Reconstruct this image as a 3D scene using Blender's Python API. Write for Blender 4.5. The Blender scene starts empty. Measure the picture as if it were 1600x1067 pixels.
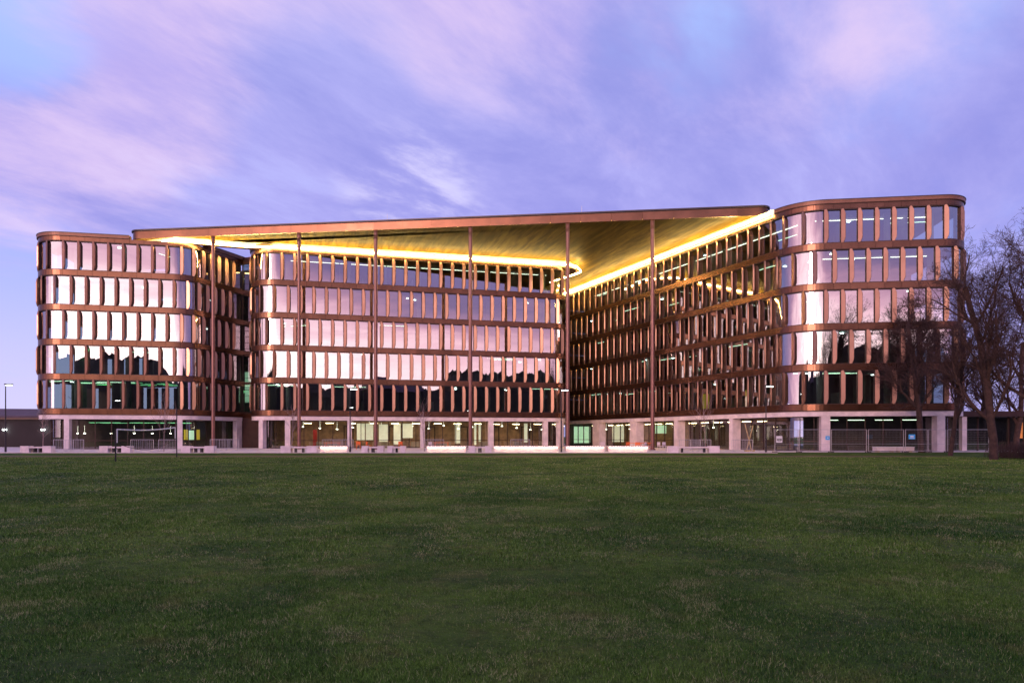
import bpy, math, random
import numpy as np
from mathutils import Vector
random.seed(7); np.random.seed(7)
S = bpy.context.scene
COL = S.collection
rad = math.radians
EYE = 1.37; F = 1067.0

# ------------------------------------------------------------------ camera
cd = bpy.data.cameras.new('camera'); cam = bpy.data.objects.new('camera', cd); COL.objects.link(cam)
cam.location = (0, 0, EYE); cam.rotation_euler = (rad(90), 0, 0)
cd.sensor_width = 36; cd.lens = 24; cd.shift_y = 0.0928; cd.clip_end = 6000; cd.clip_start = 0.1
S.camera = cam
S.view_settings.view_transform = 'Standard'; S.view_settings.look = 'None'
S.view_settings.exposure = 0; S.view_settings.gamma = 1; S.view_settings.use_curve_mapping = False

# ------------------------------------------------------------------ node expression helper
class N:
    """tiny wrapper: arithmetic on node sockets"""
    def __init__(s, nt, sock): s.nt = nt; s.s = sock
    def _m(s, op, *a, clamp=False):
        n = s.nt.nodes.new('ShaderNodeMath'); n.operation = op; n.use_clamp = clamp
        for i, v in enumerate((s,) + a):
            if isinstance(v, N): s.nt.links.new(v.s, n.inputs[i])
            else: n.inputs[i].default_value = v
        return N(s.nt, n.outputs[0])
    def __add__(s, o): return s._m('ADD', o)
    def __radd__(s, o): return s._m('ADD', o)
    def __sub__(s, o): return s._m('SUBTRACT', o)
    def __rsub__(s, o): return (s * -1.0) + o
    def __mul__(s, o): return s._m('MULTIPLY', o)
    def __rmul__(s, o): return s._m('MULTIPLY', o)
    def __truediv__(s, o): return s._m('DIVIDE', o)
    def pw(s, o): return s._m('POWER', o)
    def mx(s, o): return s._m('MAXIMUM', o)
    def mn(s, o): return s._m('MINIMUM', o)
    def clamp(s): return s._m('ADD', 0.0, clamp=True)
    def step(s, a, b):
        n = s.nt.nodes.new('ShaderNodeMapRange'); n.interpolation_type = 'SMOOTHSTEP'
        s.nt.links.new(s.s, n.inputs[0]); n.inputs[1].default_value = a; n.inputs[2].default_value = b
        return N(s.nt, n.outputs[0])
def nmix(nt, f, a, b, mode='MIX'):
    n = nt.nodes.new('ShaderNodeMix'); n.data_type = 'RGBA'; n.blend_type = mode
    for idx, v in ((0, f), (6, a), (7, b)):
        if isinstance(v, N): nt.links.new(v.s, n.inputs[idx])
        elif idx == 0: n.inputs[0].default_value = v
        else: n.inputs[idx].default_value = (v[0], v[1], v[2], 1)
    return N(nt, n.outputs[2])
def comb(nt, x, y, z):
    n = nt.nodes.new('ShaderNodeCombineXYZ')
    for i, v in enumerate((x, y, z)):
        if isinstance(v, N): nt.links.new(v.s, n.inputs[i])
        else: n.inputs[i].default_value = v
    return N(nt, n.outputs[0])
def noise(nt, vec, scale, detail=4, rough=.55, dist=0.0, out=0):
    n = nt.nodes.new('ShaderNodeTexNoise'); n.inputs['Scale'].default_value = scale
    n.inputs['Detail'].default_value = detail; n.inputs['Roughness'].default_value = rough
    n.inputs['Distortion'].default_value = dist
    if vec is not None: nt.links.new(vec.s, n.inputs['Vector'])
    return N(nt, n.outputs[out])

# ------------------------------------------------------------------ dusk sky
SUN_AZ, SUN_EL = rad(-24), rad(10)          # behind the camera, a little to the left
w = bpy.data.worlds.new('World'); S.world = w; w.use_nodes = True
nt = w.node_tree; nt.nodes.clear()
tc = nt.nodes.new('ShaderNodeTexCoord'); sep = nt.nodes.new('ShaderNodeSeparateXYZ')
nt.links.new(tc.outputs['Generated'], sep.inputs[0])
x, y, z = (N(nt, sep.outputs[i]) for i in range(3))
zc = z.mx(0.0)
px = x / (zc + .16); py = y / (zc + .16)
# cloud sheets drifting on a diagonal
wn = noise(nt, comb(nt, px * .6, py * .6, 1.0), 1.0, 3, .5, 0, out=1)
wsep = nt.nodes.new('ShaderNodeSeparateXYZ'); nt.links.new(wn.s, wsep.inputs[0])
wx, wy = N(nt, wsep.outputs[0]) - .5, N(nt, wsep.outputs[1]) - .5
qx = px + wx * .35; qy = py + wy * .35
c1 = comb(nt, qx * .42 + qy * .62, (qy * .42 - qx * .62) * .30 + 5.0, 0.0)
c1 = comb(nt, (qx * .80 - qy * .60) * 1.15, (qx * .60 + qy * .80) * .42, 0.0)
c2 = comb(nt, (qx * .75 - qy * .66) * .8 + 3.1, (qx * .66 + qy * .75) * .35 + 7.3, 2.0)
n1 = noise(nt, c1, 1.0, 7, .55, .3)
n2 = noise(nt, c2, .9, 6, .55, .4)
n3 = noise(nt, c1, 2.8, 9, .62, .5)
def lobe(X, Y, wdeg):
    v = Vector(((X - 800) / F, 1, (682 - Y) / F)).normalized()
    cw = math.cos(rad(wdeg))
    d = x * v.x + y * v.y + z * v.z + ((n1 - .5) * 2.2 + (n3 - .5) * 1.2) * (1 - cw)
    return ((d - cw) / (1 - cw)).step(-.3, 1)
blue = nmix(nt, z.step(.0, .28), (.62, .58, .93), (.34, .42, .95))
blue = nmix(nt, z.step(.30, .55), blue, (.40, .56, 1.0))
n5 = noise(nt, comb(nt, qx * 1.0 - qy * .85 + 9.0, (qy * .8 + qx * .55) * .55, 3.0), 2.3, 10, .64, .25)
n6 = noise(nt, comb(nt, qx * .7 - qy * .5 + 2.0, qy * .6 + qx * .35, 8.0), 1.5, 6, .6, .3)
violet = nmix(nt, n5.step(.3, .7), (.255, .235, .65), (.44, .395, .81))
pink = nmix(nt, n5.step(.3, .7), (.46, .385, .80), (.74, .57, .83))
low = 1.0 - z.step(.30, .50)
vmask = (n1 * .7 + n6 * .5 + n5 * .25 - .12 + lobe(900, 380, 24) * .14 + lobe(380, 330, 12) * .10 - lobe(640, 315, 6) * .12 - lobe(0, 5, 6) * .2
         - lobe(1030, 80, 7) * .14 - lobe(30, 560, 12) * .3).step(.40, .64)
pmask = (n2 * .6 + n6 * -.45 + n5 * .35 + .14 + z * .50 - low * .10 + lobe(60, 190, 12) * .26 + lobe(200, 110, 10) * .14 + lobe(860, 30, 13) * .14 + lobe(1230, 110, 11) * .14
         + lobe(300, 60, 12) * .10 - lobe(980, 330, 18) * .12 - lobe(420, 300, 13) * .18 - lobe(0, 5, 6) * .4
         - lobe(1050, 80, 6) * .16 - lobe(1220, 15, 6) * .14).step(.54, .84)
sky = nmix(nt, vmask * .8, blue, violet)
sky = nmix(nt, pmask * .85, sky, pink)
wisp = (lobe(645, 305, 5.5) * n5.step(.47, .66) * .6).clamp()
sky = nmix(nt, wisp, sky, (.78, .72, .95))
sky = nmix(nt, (n5.step(.54, .76) * low * .38).clamp(), sky, (.50, .56, 1.0))
# afterglow opposite the building
az = x._m('ARCTAN2', y * -1.0)
el = z._m('ARCSINE')
qa = (az + .30) / 1.0; qe = (el - .11).mx(0.0) / ((az + .25) * -.20 + .185).mx(.07)
n4 = noise(nt, comb(nt, az * 2.0, el * 11.0, 0.0), 1.7, 7, .6, .9)
q = (qa * qa + qe * qe).pw(.5) + (n4 - .5) * .9
cr = nt.nodes.new('ShaderNodeValToRGB'); nt.links.new((q * .5).s, cr.inputs[0])
e = cr.color_ramp.elements
stops = [(.0, (1, .80, .76)), (.15, (.80, .62, .60)), (.26, (.50, .37, .40)), (.40, (.35, .215, .27)), (.52, (.20, .115, .175)), (.70, (.07, .055, .125)), (1.0, (.06, .054, .145))]
e[0].position, e[0].color = 0, (*stops[0][1], 1); e[1].position, e[1].color = 1.0, (*stops[-1][1], 1)
for p, c in stops[1:-1]:
    k = e.new(p); k.color = (*c, 1)
glowc = nmix(nt, 1.0, N(nt, cr.outputs[0]), (5.5, 5.5, 5.5), 'MULTIPLY')
gm = (y * -1.0).step(-.15, .45) * (1.0 - q.step(1.5, 2.2))
sky = nmix(nt, gm, sky, glowc)
st = nt.nodes.new('ShaderNodeTexSky'); st.sky_type = 'NISHITA'; st.sun_disc = False
st.sun_elevation = SUN_EL; st.sun_rotation = rad(180) + SUN_AZ
stn = nmix(nt, 1.0, N(nt, st.outputs[0]), (.004, .003, .004), 'MULTIPLY')
sky = nmix(nt, 1.0, sky, stn, 'ADD')
bg = nt.nodes.new('ShaderNodeBackground'); nt.links.new(sky.s, bg.inputs[0]); bg.inputs[1].default_value = 1.12
wo = nt.nodes.new('ShaderNodeOutputWorld'); nt.links.new(bg.outputs[0], wo.inputs[0])

sl = bpy.data.lights.new('sun', 'SUN'); sl.energy = 1.5; sl.angle = rad(9); sl.color = (1, .60, .52)
sun = bpy.data.objects.new('sun', sl); COL.objects.link(sun)
sd = Vector((math.sin(SUN_AZ) * math.cos(SUN_EL), -math.cos(SUN_AZ) * math.cos(SUN_EL), math.sin(SUN_EL)))
sun.rotation_euler = (-sd).to_track_quat('-Z', 'Y').to_euler(); sun.location = (0, -30, 60)

# ------------------------------------------------------------------ materials
MATS = {}
def mat(name, col, rough=.6, metal=0.0, var=.0, vscale=3.0, bump=0.0, bscale=20.0, emit=None, es=0.0, vec=None):
    if name in MATS: return MATS[name]
    m = bpy.data.materials.new(name); m.use_nodes = True; t = m.node_tree
    b = t.nodes['Principled BSDF']
    b.inputs['Base Color'].default_value = (*col, 1); b.inputs['Roughness'].default_value = rough
    b.inputs['Metallic'].default_value = metal
    g = t.nodes.new('ShaderNodeNewGeometry'); P = N(t, g.outputs['Position'])
    if var:
        a = noise(t, P, vscale, 5, .6)
        lo = tuple(c * (1 - var) for c in col); hi = tuple(min(1, c * (1 + var)) for c in col)
        t.links.new(nmix(t, a.step(.3, .7), lo, hi).s, b.inputs['Base Color'])
    if bump:
        bn = t.nodes.new('ShaderNodeBump'); bn.inputs['Strength'].default_value = bump; bn.inputs['Distance'].default_value = .02
        t.links.new(noise(t, P, bscale, 4).s, bn.inputs['Height']); t.links.new(bn.outputs[0], b.inputs['Normal'])
    if emit:
        b.inputs['Emission Color'].default_value = (*emit, 1); b.inputs['Emission Strength'].default_value = es
    MATS[name] = m; return m
def panel_var(m, amt):
    t = m.node_tree; b = t.nodes['Principled BSDF']; oi = t.nodes.new('ShaderNodeObjectInfo'); r = N(t, oi.outputs['Random'])
    src = N(t, b.inputs['Base Color'].links[0].from_socket)
    k = r * (2 * amt) + (1 - amt); t.links.new(nmix(t, 1.0, src, comb(t, k, k, k), 'MULTIPLY').s, b.inputs['Base Color'])
BRONZE = mat('bronze_panel', (.150, .068, .041), .27, .82, .16, .7)
FIN = mat('bronze_fin', (.36, .195, .135), .33, .75, .10, .8)
panel_var(BRONZE, .13); panel_var(FIN, .10)
DARKB = mat('dark_bronze', (.05, .022, .018), .5, .3, .2, 2)
ROOFM = mat('roof_edge', (.20, .085, .05), .45, .3, .15, 1)
CAPM = mat('canopy_cap', (.045, .035, .045), .4, .4, .2, 2)
CONC = mat('pale_concrete', (.72, .60, .59), .8, 0, .14, 1.2, .25, 30)
COLM = mat('column_paint', (.20, .09, .075), .38, .4, .1, 2)
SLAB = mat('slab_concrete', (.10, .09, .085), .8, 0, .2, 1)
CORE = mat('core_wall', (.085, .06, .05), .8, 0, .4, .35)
WARMW = mat('timber_wall', (.42, .24, .12), .6, 0, .3, 1.5)
INCOL = mat('interior_column', (.42, .40, .36), .8, 0, .08, 2)
LED = mat('led_warm', (1, .8, .5), .5, emit=(1, .72, .24), es=125)
LED2 = mat('led_edge', (1, .7, .3), .5, emit=(1, .60, .12), es=3.5)
LEDB = mat('led_bench', (1, .8, .5), .5, emit=(1, .76, .46), es=34)
LAMPW = mat('lamp_white', (1, 1, .95), .5, emit=(.86, 1, .95), es=22)
CEILL = mat('ceiling_light_mat', (1, 1, .9), .5, emit=(.75, 1, .70), es=4.0)
CEILW = mat('ceiling_light_warm', (1, .9, .7), .5, emit=(1, .74, .42), es=20.0)
CEILW2 = mat('ceiling_line', (1, .95, .8), .5, emit=(1, .95, .74), es=6.0)
PART = mat('partition', (.30, .27, .24), .8, 0, .2, 1)
LAMPW2 = mat('pendant_glass', (1, 1, .95), .5, emit=(1, .93, .75), es=14)
MOSSG = mat('lit_moss_panel', (.6, 1, .6), .5, emit=(.28, .85, .40), es=1.0)
SCREENW = mat('lit_blind', (1, .95, .8), .6, 0, .1, 2, emit=(1, .93, .70), es=.55)
STAIRL = mat('lit_stair_glass', (.8, 1, .8), .5, 0, .2, 1, emit=(.62, .95, .62), es=.85)
STEEL = mat('galvanised', (.50, .47, .50), .45, .6, .1, 8)
BLACKM = mat('black_metal', (.03, .025, .03), .5, .4)
WHITEP = mat('white_paint', (.75, .72, .74), .5)
ORANGE = mat('orange_paint', (.80, .16, .03), .5, 0, .15, 2)
REDP = mat('red_paint', (.6, .03, .02), .5)
WOODY = mat('timber_post', (.50, .36, .17), .7, 0, .2, 5)
BLUEP = mat('blue_sign', (.05, .32, .70), .5, emit=(.05, .32, .7), es=.15)
BARK = mat('bark', (.060, .032, .026), .9, 0, .35, 3, .5, 12)
TWIG = mat('twig_bark', (.060, .030, .026), .9, 0, .3, 2)
PALEBARK = mat('sapling_bark', (.28, .19, .18), .9, 0, .2, 6)
HOUSE = mat('dark_cladding', (.013, .007, .010), .8, 0, .2, .5)
HROOF = mat('dark_roof', (.07, .045, .07), .8, 0, .2, .5)
YELLOW = mat('yellow_panel', (.8, .55, .05), .5, emit=(.9, .6, .05), es=.5)

def glass(name, refl, tint, wav):
    m = bpy.data.materials.new(name); m.use_nodes = True; t = m.node_tree; t.nodes.clear()
    o = t.nodes.new('ShaderNodeOutputMaterial'); mx = t.nodes.new('ShaderNodeMixShader')
    tr = t.nodes.new('ShaderNodeBsdfTransparent'); tr.inputs[0].default_value = (*tint, 1)
    gl = t.nodes.new('ShaderNodeBsdfGlossy'); gl.inputs['Roughness'].default_value = 0.0
    gl.inputs[0].default_value = (1, .94, .95, 1)
    fr = t.nodes.new('ShaderNodeFresnel'); fr.inputs[0].default_value = 1.5
    fac = (N(t, fr.outputs[0]) * (1 - refl) * 1.1 + refl).clamp()
    g = t.nodes.new('ShaderNodeNewGeometry')
    bn = t.nodes.new('ShaderNodeBump'); bn.inputs['Strength'].default_value = wav; bn.inputs['Distance'].default_value = .01
    t.links.new(noise(t, N(t, g.outputs['Position']), .9, 2).s, bn.inputs['Height'])
    t.links.new(bn.outputs[0], gl.inputs['Normal'])
    t.links.new(fac.s, mx.inputs[0]); t.links.new(tr.outputs[0], mx.inputs[1]); t.links.new(gl.outputs[0], mx.inputs[2])
    t.links.new(mx.outputs[0], o.inputs[0]); MATS[name] = m; return m
GLASS = glass('coated_glass', .34, (.42, .54, .52), .05)
GLASSG = glass('clear_glass', .10, (.70, .78, .74), .10)

def soffit_mat():
    m = mat('soffit_metal', (.30, .17, .045), .55, 0.0)
    t = m.node_tree; b = t.nodes['Principled BSDF']
    g = t.nodes.new('ShaderNodeNewGeometry'); sp = t.nodes.new('ShaderNodeSeparateXYZ'); t.links.new(g.outputs[0], sp.inputs[0])
    X, Y = N(t, sp.outputs[0]), N(t, sp.outputs[1])
    v = comb(t, X * .9 + Y * .28, Y * .10 - X * .03, 0.0)
    a = noise(t, v, 1.6, 7, .65, .4); a2 = noise(t, comb(t, X * .25, Y * .12, 4.0), .8, 3, .5, .5)
    col = nmix(t, a.step(.35, .68), (.065, .036, .004), (.20, .122, .016))
    col = nmix(t, a2.step(.35, .65) * .5, col, (.055, .030, .0035))
    t.links.new(col.s, b.inputs['Base Color']); b.inputs['Specular IOR Level'].default_value = 0.03
    bn = t.nodes.new('ShaderNodeBump'); bn.inputs['Strength'].default_value = .35; bn.inputs['Distance'].default_value = .05
    t.links.new(a.s, bn.inputs['Height']); t.links.new(bn.outputs[0], b.inputs['Normal'])
    return m
SOFFIT = soffit_mat()

# ------------------------------------------------------------------ object helpers
def tag(o, label=None, cat=None, group=None, kind=None):
    if label: o['label'] = label
    if cat: o['category'] = cat
    if group: o['group'] = group
    if kind: o['kind'] = kind
    return o
def mesh(name, V, Fc, m, smooth=False):
    me = bpy.data.meshes.new(name); me.from_pydata([tuple(v) for v in V], [], Fc); me.validate(); me.update()
    if m: me.materials.append(m)
    if smooth:
        for p in me.polygons: p.use_smooth = True
    return me
def link(name, me, parent=None, loc=(0, 0, 0), rz=0):
    o = bpy.data.objects.new(name, me); COL.objects.link(o); o.parent = parent
    o.location = loc; o.rotation_euler = (0, 0, rz); return o
class MB:
    def __init__(s): s.V = []; s.F = []
    def quad(s, *p): n = len(s.V); s.V += [tuple(q) for q in p]; s.F.append(tuple(range(n, n + len(p)))); return s
    def box(s, x0, y0, z0, x1, y1, z1):
        n = len(s.V)
        s.V += [(x0, y0, z0), (x1, y0, z0), (x1, y1, z0), (x0, y1, z0), (x0, y0, z1), (x1, y0, z1), (x1, y1, z1), (x0, y1, z1)]
        s.F += [tuple(n + i for i in f) for f in ((0, 3, 2, 1), (4, 5, 6, 7), (0, 1, 5, 4), (1, 2, 6, 5), (2, 3, 7, 6), (3, 0, 4, 7))]
        return s
    def tube(s, a, b, r0, r1=None, k=8, caps=True):
        a, b = Vector(a), Vector(b); r1 = r0 if r1 is None else r1
        d = (b - a).normalized(); u = d.orthogonal().normalized(); v = d.cross(u); n = len(s.V)
        for p, r in ((a, r0), (b, r1)):
            for i in range(k):
                t = 2 * math.pi * i / k; s.V.append(tuple(p + u * (r * math.cos(t)) + v * (r * math.sin(t))))
        for i in range(k):
            j = (i + 1) % k; s.F.append((n + i, n + j, n + k + j, n + k + i))
        if caps: s.F.append(tuple(n + i for i in range(k))[::-1]); s.F.append(tuple(n + k + i for i in range(k)))
        return s
    def prism(s, pts, z0, z1):
        n = len(s.V); k = len(pts)
        s.V += [(p[0], p[1], z0) for p in pts] + [(p[0], p[1], z1) for p in pts]
        s.F.append(tuple(range(n, n + k))[::-1]); s.F.append(tuple(range(n + k, n + 2 * k)))
        for i in range(k):
            j = (i + 1) % k; s.F.append((n + i, n + j, n + k + j, n + k + i))
        return s
    def bar(s, a, b, wd, z0, z1, off=0.0):
        """upright bar of width wd between plan points a and b"""
        a = np.array(a[:2], float); b = np.array(b[:2], float); t = (b - a) / np.linalg.norm(b - a); n = np.array((t[1], -t[0]))
        p = [a + n * (off + wd / 2), b + n * (off + wd / 2), b + n * (off - wd / 2), a + n * (off - wd / 2)]
        return s.prism(p, z0, z1)
    def build(s, name, m, parent=None, loc=(0, 0, 0), rz=0, world=False, smooth=False):
        V = s.V
        if world and parent is not None:
            l = parent.location; V = [(v[0] - l[0], v[1] - l[1], v[2] - l[2]) for v in V]
        return link(name, mesh(name, V, s.F, m, smooth), parent, loc, rz)
def empty(name, loc, rz=0, parent=None):
    o = bpy.data.objects.new(name, None); COL.objects.link(o); o.location = loc; o.rotation_euler = (0, 0, rz)
    o.parent = parent; return o
def copy_tree(o, parent=None):
    c = o.copy(); COL.objects.link(c); c.parent = parent
    for ch in [q for q in bpy.data.objects if q.parent == o]: copy_tree(ch, c)
    return c
def XY(px_, depth): return ((px_ - 800) / F * depth, depth)

# ------------------------------------------------------------------ ground
def value_noise(x, y, sc, seed):
    rs = np.random.RandomState(seed); G = rs.rand(64, 64)
    u = x / sc; v = y / sc; i = np.floor(u).astype(int); j = np.floor(v).astype(int); fu = u - i; fv = v - j
    fu = fu * fu * (3 - 2 * fu); fv = fv * fv * (3 - 2 * fv)
    g = lambda a, b: G[a % 64, b % 64]
    return (g(i, j) * (1 - fu) + g(i + 1, j) * fu) * (1 - fv) + (g(i, j + 1) * (1 - fu) + g(i + 1, j + 1) * fu) * fv
def ground_z(x, y):
    t = np.clip((y - 55.0) / 2.0, 0, 1); t = t * t * (3 - 2 * t)
    base = -.15 + .13 * t
    bump = (value_noise(x, y, 3.1, 1) - .5) * .05 + (value_noise(x, y, 9.0, 2) - .5) * .07
    return base + bump * np.clip((54 - y) / 10, 0, 1) * np.clip((y + 5) / 5, 0, 1)

def grass_mat(name, blade):
    m = bpy.data.materials.new(name); m.use_nodes = True; t = m.node_tree; b = t.nodes['Principled BSDF']
    g = t.nodes.new('ShaderNodeNewGeometry'); P = N(t, g.outputs['Position'])
    a = noise(t, P, .32, 5, .6, .6); c = noise(t, P, 1.7, 5, .65, .5); d = noise(t, P, 7.0, 4, .6)
    col = nmix(t, a.step(.32, .68), (.040, .125, .013), (.165, .29, .034))
    col = nmix(t, (c.step(.50, .72) * .55).clamp(), col, (.24, .21, .07))
    col = nmix(t, (d.step(.45, .7) * .5).clamp(), col, (.018, .055, .012))
    if blade:
        at = t.nodes.new('ShaderNodeAttribute'); at.attribute_name = 'tone'; A = N(t, at.outputs['Fac'])
        col = nmix(t, A.step(.55, .95) * .55, col, (.30, .40, .11))
        col = nmix(t, A.step(.91, .97), col, (.42, .40, .17))
        col = nmix(t, (1.0 - A.step(0.0, .35)) * .6, col, (.006, .022, .006))
    else:
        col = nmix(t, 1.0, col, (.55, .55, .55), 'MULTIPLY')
        # a worn earth path along the far edge of the lawn
        sp = t.nodes.new('ShaderNodeSeparateXYZ'); t.links.new(g.outputs[0], sp.inputs[0])
        X, Y = N(t, sp.outputs[0]), N(t, sp.outputs[1])
        wob = noise(t, comb(t, X * .12, 0.0, 0.0), 1.0, 3) * 2.0 + noise(t, P, 1.5, 4) * 1.2
        yy = Y + X * .0 - wob
        band = yy.step(48.8, 50.2) * (1.0 - yy.step(51.6, 52.6)) * X.step(-46, -38) * (1.0 - X.step(30, 36))
        col = nmix(t, (band * .9).clamp(), col, (.20, .125, .085))
        mottle = noise(t, comb(t, X * .8, Y * 2.5, 0.0), 1.0, 5, .7).step(.3, .75)  # random mottling of the ground tone
        col = nmix(t, mottle * .35, col, (.07, .075, .035))
        bn = t.nodes.new('ShaderNodeBump'); bn.inputs['Strength'].default_value = .9; bn.inputs['Distance'].default_value = .12
        t.links.new((noise(t, P, 9, 6, .7) + noise(t, P, 2.0, 3)).s, bn.inputs['Height']); t.links.new(bn.outputs[0], b.inputs['Normal'])
    t.links.new(col.s, b.inputs['Base Color']); b.inputs['Roughness'].default_value = .75
    b.inputs['Specular IOR Level'].default_value = .08
    MATS[name] = m; return m
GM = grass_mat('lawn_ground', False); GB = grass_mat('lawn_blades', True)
xs = np.concatenate([[-1500, -500, -200, -110], np.arange(-80, 80.1, 1.0), [110, 200, 500, 1500]])
ys = np.concatenate([[-1500, -400, -100, -30, -10], np.arange(0, 60.1, .8), [70, 90, 150, 400, 1500, 4000]])
GX, GY = np.meshgrid(xs, ys); GZ = ground_z(GX, GY); nx = len(xs)
V = np.stack([GX.ravel(), GY.ravel(), GZ.ravel()], 1)
Fc = [(j * nx + i, j * nx + i + 1, (j + 1) * nx + i + 1, (j + 1) * nx + i) for j in range(len(ys) - 1) for i in range(nx - 1)]
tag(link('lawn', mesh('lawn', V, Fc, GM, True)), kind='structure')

def blades(name, y0, y1, dens, L, W):
    n = int(dens * (y1 - y0) * (y0 + y1) * .80)
    yy = np.sqrt(np.random.rand(n) * (y1 ** 2 - y0 ** 2) + y0 ** 2)
    xx = (np.random.rand(n) * 2 - 1) * yy * .80
    pn = value_noise(xx + 50, yy, 1.1, 5) * .6 + value_noise(xx + 50, yy, .33, 6) * .4
    keep = np.random.rand(n) < np.clip(pn * 1.6 + .1, .4, 1); xx, yy, pn = xx[keep], yy[keep], pn[keep]; n = len(xx)
    zz = ground_z(xx, yy) - .004
    ll = L * (.45 + .8 * np.random.rand(n)) * (.6 + .8 * pn) ; a = np.random.rand(n) * 6.283; b = a + 1.57 + (np.random.rand(n) - .5)
    lean = .25 + .9 * np.random.rand(n) ** 1.0; ww = W * (.6 + .8 * np.random.rand(n))
    base = np.stack([xx, yy, zz], 1); side = np.stack([np.cos(b), np.sin(b), 0 * a], 1) * ww[:, None] * .5
    tip = base + np.stack([np.cos(a) * np.sin(lean), np.sin(a) * np.sin(lean), np.cos(lean)], 1) * ll[:, None]
    V = np.stack([base - side, base + side, tip], 1).reshape(-1, 3).astype(np.float32)
    me = bpy.data.meshes.new(name); me.vertices.add(3 * n); me.vertices.foreach_set('co', V.ravel())
    me.loops.add(3 * n); me.loops.foreach_set('vertex_index', np.arange(3 * n, dtype=np.int32))
    me.polygons.add(n); me.polygons.foreach_set('loop_start', np.arange(0, 3 * n, 3, dtype=np.int32))
    me.update()
    at = me.attributes.new('tone', 'FLOAT', 'FACE'); tone = np.random.rand(n)
    dry = value_noise(xx + 90, yy, .6, 9) * .6 + value_noise(xx + 90, yy, .17, 10) * .4
    tone = np.where((np.random.rand(n) < np.clip((dry - .55) * 1.8, .04, .38)), .98, tone * .945 + .0)
    at.data.foreach_set('value', tone.astype(np.float32))
    me.materials.append(GB); tag(link(name, me), kind='stuff', label='short dull green grass with dry straw flecks across the open field', cat='grass')
blades('grass', 3.6, 8.5, 11000, .034, .0045)
blades('grass', 8.5, 18, 2700, .042, .009)
blades('grass', 18, 36, 480, .050, .020)
blades('grass', 36, 50.5, 150, .050, .034)

# plaza paving with a kerb
PAVE = mat('plaza_paving', (.60, .52, .51), .7, 0, .12, .5, .15, 8)
mb = MB(); mb.prism([(-75, 58.0), (22.4, 58.0), (22.4, 60.5), (60, 61.6), (60, 125), (-75, 125)], -.3, 0)
tag(mb.build('plaza', PAVE), kind='structure')
mb = MB(); mb.box(-75, 57.8, -.3, 22.5, 57.996, .03)
tag(mb.build('kerb', CONC), kind='structure')

# ------------------------------------------------------------------ plan of the building
def rpath(P, R):
    """rounded polyline -> (pts, arc-length)"""
    P = [np.array(p, float) for p in P]; out = [P[0]]
    for i in range(1, len(P) - 1):
        a, b, c = P[i - 1], P[i], P[i + 1]; r = R[i - 1]
        d1 = (b - a) / np.linalg.norm(b - a); d2 = (c - b) / np.linalg.norm(c - b)
        cr_ = d1[0] * d2[1] - d1[1] * d2[0]; ang = math.atan2(cr_, d1 @ d2); tl = r * math.tan(abs(ang) / 2)
        s0 = b - d1 * tl; sg = 1 if ang > 0 else -1; nrm = np.array((-d1[1], d1[0])) * sg; ce = s0 + nrm * r
        k = 14
        for j in range(k + 1):
            t = ang * j / k; c_, s_ = math.cos(t), math.sin(t); v = s0 - ce
            out.append(ce + np.array((v[0] * c_ - v[1] * s_, v[0] * s_ + v[1] * c_)))
    out.append(P[-1]); pts = np.array(out); L = np.concatenate([[0], np.cumsum(np.linalg.norm(np.diff(pts, axis=0), axis=1))])
    return pts, L
class Path:
    def __init__(s, P, R): s.p, s.L = rpath(P, R); s.len = s.L[-1]
    def at(s, t):
        t = min(max(t, 0), s.len); i = min(np.searchsorted(s.L, t, 'right') - 1, len(s.L) - 2); i = max(i, 0)
        f = (t - s.L[i]) / (s.L[i + 1] - s.L[i]); return s.p[i] * (1 - f) + s.p[i + 1] * f
    def tan(s, t):
        a, b = s.at(t - .05), s.at(t + .05); return (b - a) / np.linalg.norm(b - a)
    def nrm(s, t): v = s.tan(t); return np.array((v[1], -v[0]))
    def off(s, t, o): return s.at(t) + s.nrm(t) * o
    def sub(s, a, b): return [a] + [q for q in s.L if a + .02 < q < b - .02] + [b]
    def hit(s, px_, lo, hi):
        u = (px_ - 800) / F; T = np.linspace(lo, hi, 1500); v = [abs(s.at(t)[0] - u * s.at(t)[1]) for t in T]; return T[int(np.argmin(v))]
    def strip(s, mb, a, b, o0, o1, z0, z1):
        T = s.sub(a, b); n = len(mb.V)
        for t in T:
            p, q = s.off(t, o0), s.off(t, o1); mb.V += [(*p, z0), (*q, z0), (*q, z1), (*p, z1)]
        for i in range(len(T) - 1):
            for k in range(4): j = (k + 1) % 4; mb.F.append((n + 4 * i + k, n + 4 * i + j, n + 4 * i + 4 + j, n + 4 * i + 4 + k))
        m_ = n + 4 * (len(T) - 1); mb.F.append((n + 3, n + 2, n + 1, n)); mb.F.append((m_, m_ + 1, m_ + 2, m_ + 3)); return mb
fL = np.array((.98, .20)); bL = np.array((-.2, .98)); PL = np.array((-48.4, 73.77)) - 3.35 * fL
fM = np.array((.972, .233)); bM = np.array((-.233, .972)); M0 = np.array((-24.9, 79.1))
PM0 = M0 - 5.2 * fM; PM1 = M0 + 33 * fM
fR = np.array((.992, -.126)); bR = np.array((.126, .992)); R0 = np.array((29.1, 63.8))
wD = np.array((.423, -.906))
left = Path([PL + bL * 16, PL, (-36.0, 76.3), (-33.1, 84.2)], [3, 3])
mid = Path([PM0 + bM * 9, PM0, PM1, PM1 + bM * 12], [3, 2])
wing = Path([np.array((9.1, 102.3)) - wD * 12, (26.9, 64.08), R0 + 12.97 * fR, R0 + 12.97 * fR + bR * 20], [4.5, 2.5])

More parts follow.
